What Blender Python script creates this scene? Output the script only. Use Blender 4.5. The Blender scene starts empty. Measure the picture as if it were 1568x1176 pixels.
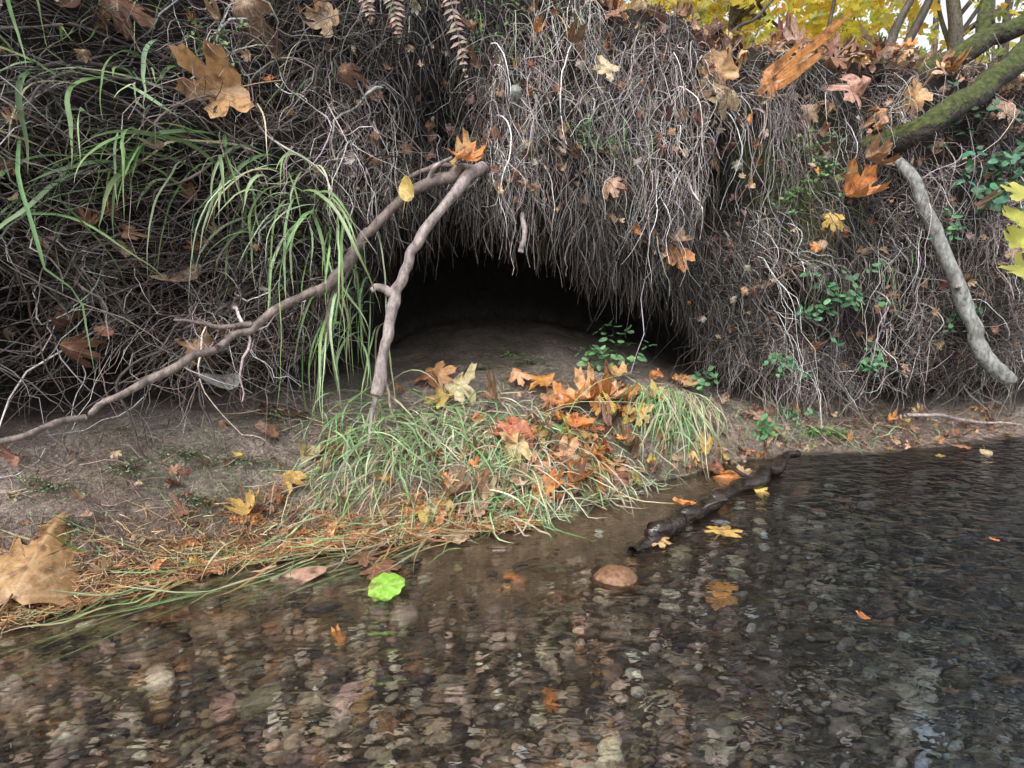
import bpy, bmesh, math, numpy as np
from mathutils import Vector
rng=np.random.default_rng(11)
R=lambda a,b,n=None: rng.uniform(a,b,n)
# ---------------------------------------------------------------- noise
def hsh(i,j,s):
    n=(i.astype(np.int64)*374761393+j.astype(np.int64)*668265263+s*974634777)&0xffffffff
    n=((n^(n>>13))*1274126177)&0xffffffff
    n=((n^(n>>16))*668265263)&0xffffffff
    return ((n^(n>>15))&0xffff)/65535.0
def vn(x,y,s=0):
    x=np.asarray(x,float);y=np.asarray(y,float)
    i=np.floor(x);j=np.floor(y);fx=x-i;fy=y-j
    fx=fx*fx*(3-2*fx);fy=fy*fy*(3-2*fy)
    a=hsh(i,j,s);b=hsh(i+1,j,s);c=hsh(i,j+1,s);d=hsh(i+1,j+1,s)
    return (a*(1-fx)+b*fx)*(1-fy)+(c*(1-fx)+d*fx)*fy
def fbm(x,y,s=0,o=4):
    r=0;a=.5
    for k in range(o):
        r=r+a*vn(np.asarray(x)*2**k,np.asarray(y)*2**k,s+k*17);a*=.5
    return r/(1-.5**o)-.5
def sm(a,b,x):
    t=np.clip((x-a)/(b-a),0,1);return t*t*(3-2*t)
# ---------------------------------------------------------------- terrain shape (metres)
def B(x): return np.interp(x,[-6,-3,-1.52,-.94,.05,.72,1.62,2.45,3.45,6,12],[-.2,.7,1.54,1.98,2.28,2.77,3.27,3.34,3.72,4.6,6])+.10*fbm(np.asarray(x)*2.3,0,5)
def C(x): return np.interp(x,[-6,-3,-1.9,-1.55,-1.26,-.83,-.3,.3,1.2,2.6,3.5,6,12],[.5,1.35,1.92,2.15,2.42,2.72,2.95,3.15,3.42,3.66,4.0,4.9,6.3])
def H(x): return np.interp(x,[-3,-1.2,-.5,.3,.9,1.5,2.5,5],[.42,.42,.46,.5,.42,.22,.14,.12])
def cave(x):
    t=np.clip((x+1.05)/.4,0,1)*np.clip((1.35-x)/.5,0,1); return t*t*(3-2*t)
def K(x): return .38+1.0*cave(x)
def ZC(x): return H(x)+np.interp(x,[-1.4,-1,1,1.5],[.26,.21,.19,.19])+cave(x)*np.interp(x,[-.9,-.35,.1,.5,1.0],[.48,.70,.62,.46,.32])+.16*fbm(np.asarray(x)*3.3,1,9)
def ZT(x): return np.interp(x,[-6,-2,0,.5,1.2,2,3.6,8],[2.8,2.75,2.67,2.54,2.45,2.42,2.36,2.35])
def disp(x,z):
    x=np.asarray(x,float);z=np.asarray(z,float)
    d=.36*fbm(x*1.7,z*1.4,3)+.32*fbm(x*4.5,z*2.6,4,3)
    d=d-.34*np.exp(-((x+.30)/.2)**2-((z-1.75)/.25)**2)-.26*np.exp(-((x-1.25)/.12)**2-((z-1.45)/.2)**2)
    return d-.28*np.exp(-((x+1.6)/.35)**2-((z-.95)/.17)**2)+.12*np.exp(-((x+1.5)/.5)**2-((z-1.6)/.25)**2)
def dpth(x): return np.interp(x,[-2,0,1,3],[.1,.13,.2,.32])
def F(x,z):
    zc,zt=ZC(x),ZT(x);t=(z-zc)/(zt-zc)
    return C(x)+np.interp(t,[0,.12,.45,.8,1,1.3],[.06,-.02,.02,.12,.3,1.2])-disp(x,z)
def gn(x,y): return .06*fbm(np.asarray(x)*4,np.asarray(y)*4,21)+.035*fbm(np.asarray(x)*12,np.asarray(y)*12,22)
def G(x,y):
    b,c,h,k=B(x),C(x),H(x),K(x);g=ZC(x)-h
    u=(y-b)/(c-b);v=(y-c)/k
    up=np.interp(u,[0,.45,1],[0,.5,1])*h+np.clip(v,0,1)*.3*g
    d=b-y;dn=-np.where(d<.35,d/.35*.045,np.where(d<1.5,.045+(d-.35)/1.15*(dpth(x)-.045),dpth(x)))
    return np.where(y>=b,up,dn)+gn(x,y)*np.where(y>b,1,.5)
def FL(x,y): return np.maximum(G(x,y),.004)
# ---------------------------------------------------------------- mesh helpers
def link(o,parent=None):
    bpy.context.collection.objects.link(o)
    if parent: o.parent=parent
    return o
def mk(name,V,Fc,mat,col=None,luv=None,smooth=True,parent=None,wet=None):
    V=np.asarray(V,np.float32).reshape(-1,3);Fc=np.asarray(Fc,np.int32);k=Fc.shape[1]
    me=bpy.data.meshes.new(name)
    me.vertices.add(len(V));me.vertices.foreach_set('co',V.ravel())
    me.loops.add(Fc.size);me.loops.foreach_set('vertex_index',Fc.ravel())
    me.polygons.add(len(Fc));me.polygons.foreach_set('loop_start',np.arange(len(Fc),dtype=np.int32)*k)
    me.polygons.foreach_set('use_smooth',np.full(len(Fc),smooth))
    me.update(calc_edges=True)
    if col is not None:
        c=np.ones((len(V),4),np.float32);c[:,:3]=col
        a=me.color_attributes.new('Col','FLOAT_COLOR','POINT');a.data.foreach_set('color',c.ravel())
    if luv is not None:
        a=me.attributes.new('luv','FLOAT_VECTOR','POINT');a.data.foreach_set('vector',np.asarray(luv,np.float32).ravel())
    if wet is not None:
        a=me.attributes.new('wet','FLOAT','POINT');a.data.foreach_set('value',np.asarray(wet,np.float32).ravel())
    me.materials.append(mat)
    return link(bpy.data.objects.new(name,me),parent)
class Acc:
    def __init__(s): s.V=[];s.F=[];s.C=[];s.L=[];s.n=0
    def add(s,V,Fc,C,L=None):
        s.V.append(V);s.F.append(Fc+s.n);s.C.append(C);s.n+=len(V)
        s.L.append(L if L is not None else np.zeros((len(V),3)))
    def obj(s,name,mat,smooth=True,parent=None):
        return mk(name,np.concatenate(s.V),np.concatenate(s.F),mat,np.concatenate(s.C),np.concatenate(s.L),smooth,parent)
def nrm(v): return v/np.maximum(np.linalg.norm(v,axis=-1,keepdims=True),1e-9)
def grow(P,D,nseg,L,grav,jit,curl=0.,off=None,front=True,floor=True,free=.2):
    N=len(P);P=P.copy();D=nrm(D);out=[P.copy()];w=rng.normal(0,1,(N,3))*curl
    L=np.asarray(L).reshape(-1,1)*np.ones((N,1));grav=np.asarray(grav).reshape(-1,1)
    if off is None: off=np.full(N,.02)
    for k in range(nseg):
        D=nrm(D+np.array([0,0,-1.])*grav+rng.normal(0,1,(N,3))*jit+w)
        if k%3==2: w=rng.normal(0,1,(N,3))*curl
        P=P+D*L
        if front:
            y=F(P[:,0],P[:,2])-off;P[:,1]=np.clip(P[:,1],y-free,y)
        if floor: P[:,2]=np.maximum(P[:,2],FL(P[:,0],P[:,1])+.004+off*.15)
        out.append(P.copy())
    return np.stack(out,1)
def tubes(paths,r0,r1,col,sides=3):
    N,S,_=paths.shape
    T=nrm(np.gradient(paths,axis=1));ref=nrm(np.array([.31,1.,.17]))
    a=nrm(np.cross(T,ref));b=np.cross(T,a)
    r=(np.asarray(r0).reshape(-1,1)*(1-np.linspace(0,1,S))+np.asarray(r1).reshape(-1,1)*np.linspace(0,1,S))[...,None]
    V=np.stack([paths+r*(a*math.cos(t)+b*math.sin(t)) for t in np.arange(sides)*2*math.pi/sides],2)
    i=np.arange(N*S*sides).reshape(N,S,sides)
    q=np.stack([i[:,:-1],np.roll(i,-1,2)[:,:-1],np.roll(i,-1,2)[:,1:],i[:,1:]],-1).reshape(-1,4)
    c=np.repeat(col,S*sides,0) if len(col)==N else col
    return V.reshape(-1,3),q,c
def ribbons(paths,w,col,up=None,colend=None):
    N,S,_=paths.shape
    T=nrm(np.gradient(paths,axis=1))
    if up is None: up=nrm(np.array([0,-.6,.8])+rng.normal(0,.45,(N,3)))
    s=nrm(np.cross(T,up[:,None,:]));n=np.cross(s,T)
    t=np.linspace(0,1,S);pr=np.minimum(1,(t*4+.35))*np.clip((1-t)*2.2,0.03,1)
    W=(np.asarray(w).reshape(-1,1)*pr)[...,None]*.5
    V=np.stack([paths-s*W,paths-n*W*.35,paths+s*W],2)
    i=np.arange(N*S*3).reshape(N,S,3)
    q=np.concatenate([np.stack([i[:,:-1,k],i[:,:-1,k+1],i[:,1:,k+1],i[:,1:,k]],-1).reshape(-1,4) for k in (0,1)])
    c=np.repeat(col[:,None,:],S,1)
    if colend is not None: c=c*(1-t[None,:,None]**2)+colend[:,None,:]*t[None,:,None]**2
    c=np.repeat(c[:,:,None,:],3,2).reshape(-1,3)
    return V.reshape(-1,3),q,c
def pal(n,cols,wts,var=.25):
    cols=np.array(cols);k=rng.choice(len(cols),n,p=np.array(wts)/sum(wts))
    return np.minimum(cols[k]*np.exp(rng.normal(0,var,(n,1)))*np.exp(rng.normal(0,.06,(n,3))),.85)
# ---------------------------------------------------------------- node helpers
def newmat(name):
    m=bpy.data.materials.new(name);m.use_nodes=True;nt=m.node_tree;nt.nodes.clear();return m,nt
def nd(nt,t,ins=None,**kw):
    n=nt.nodes.new(t)
    for k,v in kw.items(): setattr(n,k,v)
    if ins:
        for k,v in ins.items():
            if isinstance(v,bpy.types.NodeSocket): nt.links.new(v,n.inputs[k])
            else: n.inputs[k].default_value=v
    return n
def mth(nt,op,a,b=None,c=None):
    i={0:a}
    if b is not None:i[1]=b
    if c is not None:i[2]=c
    return nd(nt,'ShaderNodeMath',i,operation=op).outputs[0]
def mixc(nt,f,a,b,bt='MIX'):
    n=nt.nodes.new('ShaderNodeMix');n.data_type='RGBA';n.blend_type=bt
    for k,v in ((0,f),(6,a),(7,b)):
        if isinstance(v,bpy.types.NodeSocket): nt.links.new(v,n.inputs[k])
        else: n.inputs[k].default_value=v
    return n.outputs[2]
def ramp(nt,f,lo,hi,a=0.,b=1.):
    return nd(nt,'ShaderNodeMapRange',{0:f,1:lo,2:hi,3:a,4:b}).outputs[0]
def colmat(name,rough=.8,nscale=40,namt=.5,trans=0,bump=0,veins=False,spec=.3,stretch=(1,1,1)):
    m,nt=newmat(name)
    at=nd(nt,'ShaderNodeAttribute',attribute_name='Col')
    tc=nd(nt,'ShaderNodeTexCoord')
    mp=nd(nt,'ShaderNodeMapping',{0:tc.outputs['Object'],3:stretch})
    no=nd(nt,'ShaderNodeTexNoise',{'Vector':mp.outputs[0],'Scale':nscale,'Detail':3.,'Roughness':.65})
    v=ramp(nt,no.outputs[0],.3,.7,1-namt,1+namt)
    c=nd(nt,'ShaderNodeVectorMath',{0:at.outputs[0]},operation='SCALE');nt.links.new(v,c.inputs['Scale'])
    c=c.outputs[0]
    if veins:
        lu=nd(nt,'ShaderNodeAttribute',attribute_name='luv')
        sp=nd(nt,'ShaderNodeSeparateXYZ',{0:lu.outputs['Vector']})
        an=mth(nt,'DIVIDE',mth(nt,'ARCTAN2',sp.outputs[0],sp.outputs[1]),.68)
        d=mth(nt,'ABSOLUTE',mth(nt,'SUBTRACT',an,mth(nt,'ROUND',an)))
        ln=nd(nt,'ShaderNodeVectorMath',{0:lu.outputs['Vector']},operation='LENGTH').outputs['Value']
        pp=mth(nt,'MULTIPLY',mth(nt,'MULTIPLY',d,.68),ln)
        k=ramp(nt,pp,.006,.02,1,0)
        c=mixc(nt,mth(nt,'MULTIPLY',k,.4),c,(.60,.44,.26,1))
        n2=nd(nt,'ShaderNodeTexNoise',{'Vector':tc.outputs['Object'],'Scale':22.,'Detail':4.})
        c=mixc(nt,ramp(nt,n2.outputs[0],.50,.68,0,.8),c,(.16,.075,.035,1))
    p=nd(nt,'ShaderNodeBsdfPrincipled',{'Base Color':c,'Roughness':rough,'Specular IOR Level':spec})
    if bump:
        bp=nd(nt,'ShaderNodeBump',{'Height':no.outputs[0],'Strength':.8,'Distance':bump});nt.links.new(bp.outputs[0],p.inputs['Normal'])
    out=p.outputs[0]
    if trans:
        tr=nd(nt,'ShaderNodeBsdfTranslucent',{'Color':c})
        out=nd(nt,'ShaderNodeMixShader',{0:trans,1:out,2:tr.outputs[0]}).outputs[0]
    o=nd(nt,'ShaderNodeOutputMaterial',{0:out})
    return m
M_root=colmat('root_fibre',.5,60,.35,spec=.45)
M_bark=colmat('branch_bark',.6,38,.6,bump=.01,stretch=(1,1,.5))
M_leaf=colmat('autumn_leaf',.4,45,.3,trans=.2,bump=.005,veins=True,spec=.5)
M_grass=colmat('grass_blade',.35,25,.2,trans=.3,spec=.6)
M_green=colmat('green_leaf',.4,50,.3,trans=.25,spec=.5)
M_debris=colmat('plant_debris',.6,60,.4)
M_peb=colmat('pebble_stone',.5,70,.5)
M_wetwood=colmat('wet_wood',.18,22,.7,bump=.02,spec=.6,stretch=(.5,.5,1))
M_canopy=colmat('canopy_leaf',.6,5,.2,trans=.5)
def mossy():
    m,nt=newmat('mossy_bark')
    tc=nd(nt,'ShaderNodeTexCoord');ge=nd(nt,'ShaderNodeNewGeometry')
    n=nd(nt,'ShaderNodeTexNoise',{'Vector':tc.outputs['Object'],'Scale':30.,'Detail':5.})
    n2=nd(nt,'ShaderNodeTexNoise',{'Vector':tc.outputs['Object'],'Scale':5.,'Detail':3.})
    s=nd(nt,'ShaderNodeSeparateXYZ',{0:ge.outputs['Normal']})
    f=ramp(nt,mth(nt,'ADD',s.outputs[2],mth(nt,'MULTIPLY',n2.outputs[0],1.6)),.5,1.1)
    bark=mixc(nt,n.outputs[0],(.02,.016,.013,1),(.10,.085,.07,1))
    ms=mixc(nt,ramp(nt,n.outputs[0],.3,.7),(.02,.028,.007,1),(.11,.13,.03,1))
    c=mixc(nt,f,bark,ms)
    bp=nd(nt,'ShaderNodeBump',{'Height':n.outputs[0],'Strength':1.,'Distance':.04})
    p=nd(nt,'ShaderNodeBsdfPrincipled',{'Base Color':c,'Roughness':.9,'Normal':bp.outputs[0]})
    nd(nt,'ShaderNodeOutputMaterial',{0:p.outputs[0]});return m
M_moss=mossy()
def soilmat():
    m,nt=newmat('bank_soil_and_mud')
    at=nd(nt,'ShaderNodeAttribute',attribute_name='Col');wt=nd(nt,'ShaderNodeAttribute',attribute_name='wet')
    tc=nd(nt,'ShaderNodeTexCoord')
    n1=nd(nt,'ShaderNodeTexNoise',{'Vector':tc.outputs['Object'],'Scale':9.,'Detail':7.,'Roughness':.7})
    n2=nd(nt,'ShaderNodeTexNoise',{'Vector':tc.outputs['Object'],'Scale':55.,'Detail':5.,'Roughness':.7})
    vo=nd(nt,'ShaderNodeTexVoronoi',{'Scale':9.},feature='DISTANCE_TO_EDGE')
    wp=nd(nt,'ShaderNodeVectorMath',{0:tc.outputs['Object'],1:n1.outputs['Color']},operation='ADD')
    nt.links.new(wp.outputs[0],vo.inputs['Vector'])
    k=mth(nt,'MULTIPLY',ramp(nt,n1.outputs[0],.3,.7,.6,1.45),ramp(nt,n2.outputs[0],.3,.7,.65,1.4))
    k=mth(nt,'MULTIPLY',k,ramp(nt,vo.outputs[0],0,.03,.65,1))
    c=nd(nt,'ShaderNodeVectorMath',{0:at.outputs[0]},operation='SCALE');nt.links.new(k,c.inputs['Scale'])
    h=mth(nt,'ADD',mth(nt,'MULTIPLY',n1.outputs[0],1.7),mth(nt,'MULTIPLY',n2.outputs[0],.5))
    h=mth(nt,'ADD',h,ramp(nt,vo.outputs[0],0,.06,-.3,0))
    bp=nd(nt,'ShaderNodeBump',{'Height':h,'Strength':1.,'Distance':.055})
    r=ramp(nt,wt.outputs['Fac'],0,1,.75,.18)
    p=nd(nt,'ShaderNodeBsdfPrincipled',{'Base Color':c.outputs[0],'Roughness':r,'Normal':bp.outputs[0]})
    nd(nt,'ShaderNodeOutputMaterial',{0:p.outputs[0]});return m
# ---------------------------------------------------------------- terrain mesh (one sheet to the horizon)
xs=np.concatenate([np.linspace(-90,-3.2,36)[:-1],np.arange(-3.2,5.2,.02),np.linspace(5.2,90,46)[1:]])
def prof(x):
    b,c,h,k,zc,zt=B(x),C(x),H(x),K(x),ZC(x),ZT(x);g=zc-h;e=zt-zc;dp=dpth(x);o=0*x
    P=[(b-90,2.5+o,6),(b-9,1.2+o,8),(b-6.5,.1+o,10),(b-5,-.25+o,40),(b-1.5,-dp,40),(b-.35,-.045+o,20),(b,o,34),(b+.45*(c-b),.5*h,34),(c,h,25),(c+.5*k,h+.15*g,20),(c+k,h+.3*g,14),(c+.98*k,h+.85*g,14),(c+.5*k,zc+.05,14),(c+.06,zc,8),(c-.02,zc+.12*e,26),(c+.02,zc+.45*e,26),(c+.12,zc+.8*e,14),(c+.3,zt,14),(c+.9,zt+.08,14),(c+4,zt+.25,8),(c+15,zt+.8,6),(c+100,zt+3,0)]
    Y=[];Z=[];S=[]
    for q in range(len(P)-1):
        n=P[q][2]
        for m in range(n):
            t=m/n;Y.append(P[q][0]*(1-t)+P[q+1][0]*t);Z.append(P[q][1]*(1-t)+P[q+1][1]*t);S.append(q+t)
    Y.append(P[-1][0]);Z.append(P[-1][1]);S.append(len(P)-1)
    return np.array(Y).T,np.array(Z).T,np.array(S)
Y,Z,S=prof(xs);nx,ns=Y.shape
X=np.repeat(xs[:,None],ns,1);SS=np.repeat(S[None],nx,0)
wf=np.interp(SS,[12,13,17,18.5],[0,1,1,0])
Y=Y-disp(X,Z)*wf
wg=np.interp(SS,[1,3,5.8,6.2,10,11,12.5,13],[0,.5,.5,1,1,.5,1,0])
Z=Z+gn(X,Y)*wg+.12*fbm(X*1.5,Y*1.5,31)*np.interp(SS,[17,18],[0,1])
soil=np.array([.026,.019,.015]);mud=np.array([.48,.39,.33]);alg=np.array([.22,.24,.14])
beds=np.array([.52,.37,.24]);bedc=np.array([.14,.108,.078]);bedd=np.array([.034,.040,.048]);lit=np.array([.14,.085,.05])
col=np.ones((nx,ns,3))*soil
def lay(col,w,c): return col*(1-w[...,None])+c*w[...,None]
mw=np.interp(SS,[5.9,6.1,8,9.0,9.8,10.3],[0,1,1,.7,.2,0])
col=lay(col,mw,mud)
col=lay(col,mw*sm(.03,.18,fbm(X*3.2,Y*3.2,41))*.5,alg)
col=lay(col,mw*sm(.02,.18,fbm(X*2+9,Y*2,42))*.6,np.array([.22,.16,.125]))
col=lay(col,mw*sm(.03,0,Z)*.4,np.array([.30,.21,.15]))
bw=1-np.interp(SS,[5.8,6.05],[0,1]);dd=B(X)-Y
col=lay(col,bw,beds);col=lay(col,bw*sm(.2,.8,dd+.25*fbm(X*2,Y*2,48)),bedc);col=lay(col,bw*sm(.0,1.5,X+dd*.45-.6),bedd)  # bedd: light lost in deeper water, painted into the bed colour
col=lay(col,np.interp(SS,[16.7,17.5],[0,1]),lit)
mosw=np.exp(-((X-1.72)/.3)**2-((Z-1.55)/.5)**2)*wf
col=lay(col,np.clip(mosw*1.6,0,1)*sm(-.15,.1,fbm(X*8,Z*8,44)),np.array([.09,.12,.03]))
wet=mw*sm(.6,.0,Z)*.95+bw
V=np.stack([X,Y,Z],-1).reshape(-1,3)
idx=np.arange(nx*ns).reshape(nx,ns)
Fq=np.stack([idx[:-1,:-1],idx[1:,:-1],idx[1:,1:],idx[:-1,1:]],-1).reshape(-1,4)
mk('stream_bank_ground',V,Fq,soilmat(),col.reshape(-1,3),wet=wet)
# ---------------------------------------------------------------- water
def watermat():
    m,nt=newmat('stream_water')
    tc=nd(nt,'ShaderNodeTexCoord')
    mp=nd(nt,'ShaderNodeMapping',{0:tc.outputs['Object'],2:(0,0,math.radians(-20)),3:(1,1.6,1)})
    n1=nd(nt,'ShaderNodeTexNoise',{'Vector':mp.outputs[0],'Scale':6.,'Detail':2.,'Distortion':1.})
    n2=nd(nt,'ShaderNodeTexNoise',{'Vector':mp.outputs[0],'Scale':18.,'Detail':1.,'Distortion':.8})
    h=mth(nt,'ADD',n1.outputs[0],mth(nt,'MULTIPLY',n2.outputs[0],.45))
    bp=nd(nt,'ShaderNodeBump',{'Height':h,'Strength':1.,'Distance':.027})
    fr=nd(nt,'ShaderNodeFresnel',{'IOR':1.33,'Normal':bp.outputs[0]})
    g=nd(nt,'ShaderNodeBsdfGlossy',{'Color':(.9,.95,1,1),'Roughness':.12,'Normal':bp.outputs[0]})
    t=nd(nt,'ShaderNodeBsdfTransparent',{'Color':(.95,.95,.94,1)})
    rf=nd(nt,'ShaderNodeBsdfRefraction',{'Color':(.95,.95,.93,1),'Roughness':.09,'IOR':1.33,'Normal':bp.outputs[0]})
    u=nd(nt,'ShaderNodeMixShader',{0:.58,1:t.outputs[0],2:rf.outputs[0]})
    s=nd(nt,'ShaderNodeMixShader',{0:fr.outputs[0],1:u.outputs[0],2:g.outputs[0]})
    nd(nt,'ShaderNodeOutputMaterial',{0:s.outputs[0]});return m
mk('stream_water',[[-90,-8,0],[90,-8,0],[90,7,0],[-90,7,0]],[[0,1,2,3]],watermat(),smooth=False)
# ---------------------------------------------------------------- pebbles
bm=bmesh.new();bmesh.ops.create_icosphere(bm,subdivisions=2,radius=1);bm.verts.ensure_lookup_table()
IV=np.array([v.co[:] for v in bm.verts]);IF=np.array([[v.index for v in f.verts] for f in bm.faces]);bm.free()
n=14000
u=R(0,1,n)**1.4;x=R(-1.35,1.45,n);d=.85+u*3.2
px=x*d;py=d
dd=B(px)-py;pr=np.where(px>-.3,.04+.96*sm(.15,.85,dd+.3*fbm(px*3,py*3,51)),.12+.88*sm(-.05,.35,dd))
ok=(R(0,1,n)<pr)&(dd>-.2);px,py=px[ok],py[ok];n=len(px)
s=np.exp(rng.normal(math.log(.0105),.40,n))*(.7+.3*py);s=np.clip(s,.003,.04)
s=np.where(py>B(px)-.02,s*.6,s)
ax=np.stack([s*R(.9,2.,n),s*R(.6,1.,n),s*R(.4,.8,n)],-1)
th=R(-.3,.9,n);vv=IV[None]*(1+.25*np.sin(IV[None]*3+R(0,6,(n,1,3))))*ax[:,None]
vx=vv[...,0]*np.cos(th)[:,None]-vv[...,1]*np.sin(th)[:,None];vy=vv[...,0]*np.sin(th)[:,None]+vv[...,1]*np.cos(th)[:,None]
vz=vv[...,2]+(G(px,py)+ax[:,2]*.2)[:,None]
vz=np.where((py<B(px)-.03)[:,None],np.minimum(vz,-.004-R(0,.01,(n,1))),vz)
pv=np.stack([vx+px[:,None],vy+py[:,None],vz],-1)
c=pal(n,[(.25,.19,.135),(.10,.08,.065),(.56,.46,.35),(.33,.19,.10),(.03,.027,.024)],[.30,.27,.17,.08,.18],.35)
dk=sm(-.2,1.8,px+(B(px)-py)*.45-.5)[:,None];c=c*(1-dk*.60)*(1-dk*np.array([.34,.10,-.14]))  # pebbles tinted dark blue with depth, standing in for water absorption
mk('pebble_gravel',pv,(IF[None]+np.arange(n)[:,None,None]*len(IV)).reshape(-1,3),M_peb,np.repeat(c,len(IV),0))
# ---------------------------------------------------------------- root curtain
def roots():
    A=Acc()
    RC=[(.60,.55,.515),(.26,.21,.18),(.11,.083,.067),(.04,.03,.024)]
    def batch(n,xa,xb,ta,tb,L,rad,grav,jit,curl,dx,wts,offm=.2,nseg=9,gap=-.05,dk=1.):
        x=R(xa,xb,n);t=R(ta,tb,n);z=ZC(x)+t*(ZT(x)-ZC(x))
        keep=fbm(x*4.2,z*2.2,60)>gap+R(-.13,.06,n);x,t,z=x[keep],t[keep],z[keep];n=len(x)
        cl=vn(x*9,z*1.6,61)
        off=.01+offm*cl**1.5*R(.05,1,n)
        P=np.stack([x,F(x,z)-off*.5,z],-1)
        sw=(vn(x*2.2,z*2.2,66)-.5)*1.2
        D=np.stack([rng.normal(dx,.35,n)+sw,-R(.2,1,n),rng.normal(-.2,.5,n)],-1)
        ln=L*np.exp(rng.normal(0,.45,n))
        ln=np.where(cave(x)>.4,np.minimum(ln,np.maximum(z-ZC(x),0)+np.exp(rng.normal(math.log(.09),.85,n))),ln)
        p=grow(P,D,nseg,ln/nseg,grav,jit,curl,off)
        cc=pal(n,RC,wts,.35)*(.25+.95*sm(.25,.75,vn(x*3.1,z*2.4,67)))[:,None]*dk*(.5+.5*np.clip(off/.1,0,1))[:,None];r=rad*np.exp(rng.normal(0,.4,n))  # last factor paints recess shade: strands close to the face are darker
        mo=(np.exp(-((x-1.72)/.22)**2-((z-1.6)/.4)**2)*R(0,1,n)>.4)[:,None]
        cc=np.where(mo,np.array([.10,.13,.04])*R(.5,1.4,(n,1)),cc)
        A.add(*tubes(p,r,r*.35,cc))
    batch(8200,-.9,2.4,0,1,.32,.0017,.32,.24,.18,-.05,[.42,.3,.18,.1])
    batch(3600,2.2,4.6,0,1,.30,.0017,.15,.32,.26,-.35,[.26,.38,.24,.12])
    batch(5600,-3.,-.7,0.05,1,.34,.0019,.12,.26,.2,-.5,[.28,.34,.24,.14])
    batch(650,-.7,3.8,.1,.95,.5,.003,.35,.2,.14,0,[.65,.25,.07,.03],nseg=14,gap=-.3,dk=1.2)
    batch(600,-2.6,-.4,.05,.95,.6,.0034,.13,.24,.18,-.6,[.5,.32,.14,.04],nseg=14,gap=-.3,dk=1.15)
    batch(600,-1.0,1.2,0,.12,.2,.0015,.6,.14,.1,0,[.25,.35,.25,.15])
    batch(240,-.75,1.2,0,.2,.55,.0022,.7,.14,.1,0,[.4,.35,.15,.1],nseg=12,gap=-.5)
    batch(3600,1.2,4.4,0,.3,.28,.0015,.12,.36,.28,-.2,[.25,.42,.23,.10])
    batch(1500,-2.6,-.8,0,.25,.32,.0018,.08,.32,.24,-.4,[.15,.35,.32,.18])  # darker colour mix paints in the shade of the left undercut
    batch(4400,-2.8,4.4,0,1,.2,.0012,.0,.5,.35,0,[.38,.3,.2,.12],.25)
    n=700;x=R(-.8,1.0,n);y=C(x)+R(.02,.7,n);z=ZC(x)+.05
    p=grow(np.stack([x,y,z],-1),rng.normal(0,.3,(n,3))-[0,0,1],7,R(.01,.045,n),.4,.2,.1,front=False)
    A.add(*tubes(p,.0014,.0006,pal(n,RC,[.1,.3,.4,.2])))
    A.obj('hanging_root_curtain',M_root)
roots()
# ---------------------------------------------------------------- branches
def cat(pts,rad,m=10,wob=0.):
    P=np.array(pts,float);r=np.array(rad,float)
    E=np.vstack([2*P[0]-P[1],P,2*P[-1]-P[-2]]);o=[];q=[]
    for i in range(len(P)-1):
        for k in range(m):
            t=k/m;a,b,c,d=E[i:i+4]
            o.append(.5*((2*b)+(-a+c)*t+(2*a-5*b+4*c-d)*t*t+(-a+3*b-3*c+d)*t**3));q.append(r[i]*(1-t)+r[i+1]*t)
    o.append(P[-1]);q.append(r[-1]);o=np.array(o);q=np.array(q)
    if wob:
        k=np.arange(len(o))*.3;o=o+np.stack([vn(k,k*0+j+R(0,99),7)-.5 for j in range(3)],-1)*wob
    return o,q
def limb(A,pts,rad,col,sides=10,m=10,wob=.01,knot=.12):
    p,r=cat(pts,rad,m,wob);T=nrm(np.gradient(p,axis=0));ref=nrm(np.array([.4,.8,.3]))
    a=nrm(np.cross(T,ref));b=np.cross(T,a);N=len(p);th=np.arange(sides)*2*math.pi/sides
    s0=R(0,99)
    rr=r[:,None]*(1+knot*2*(vn(np.arange(N)[:,None]*.2+s0,np.cos(th)[None]+3,3)-.5))
    V=p[:,None]+rr[...,None]*(a[:,None]*np.cos(th)[None,:,None]+b[:,None]*np.sin(th)[None,:,None])
    i=np.arange(N*sides).reshape(N,sides)
    q=np.stack([i[:-1],np.roll(i,-1,1)[:-1],np.roll(i,-1,1)[1:],i[1:]],-1).reshape(-1,4)
    V=V.reshape(-1,3);c=np.array(col)[None]*np.ones((len(V),1))*(.75+.5*vn(np.repeat(np.arange(N),sides)*.3,s0,8))[:,None]
    A.add(V,q,c)
    A.add(np.vstack([V[-sides:],p[-1:]+T[-1:]*r[-1]*.4,p[-1:]+T[-1:]*r[-1]*.4]),np.array([[k,(k+1)%sides,sides,sides+1] for k in range(sides)]),np.ones((sides+2,3))*np.array(col)*.8)
gb=(.36,.30,.28)
A=Acc()
limb(A,[(-.14,2.9,1.55),(-.195,2.66,1.475),(-.285,2.58,1.34),(-.41,2.54,1.18),(-.47,2.54,1.05),(-.52,2.54,.925),(-.54,2.52,.81),(-.565,2.5,.695),(-.60,2.5,.52)],[.026,.027,.022,.024,.021,.027,.023,.023,.030],gb,wob=.014,knot=.15)
limb(A,[(-.52,2.54,.95),(-.575,2.52,.985),(-.61,2.51,.975)],[.02,.017,.011],gb)
limb(A,[(-.6,2.5,.53),(-.62,2.46,.42),(-.625,2.4,.30)],[.014,.010,.006],gb)
limb(A,[(-.575,2.52,.6),(-.54,2.48,.47),(-.5,2.44,.36)],[.008,.006,.004],(.3,.24,.2))
A.obj('forked_dead_branch',M_bark)
A=Acc()
rb=(.20,.16,.14)
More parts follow.
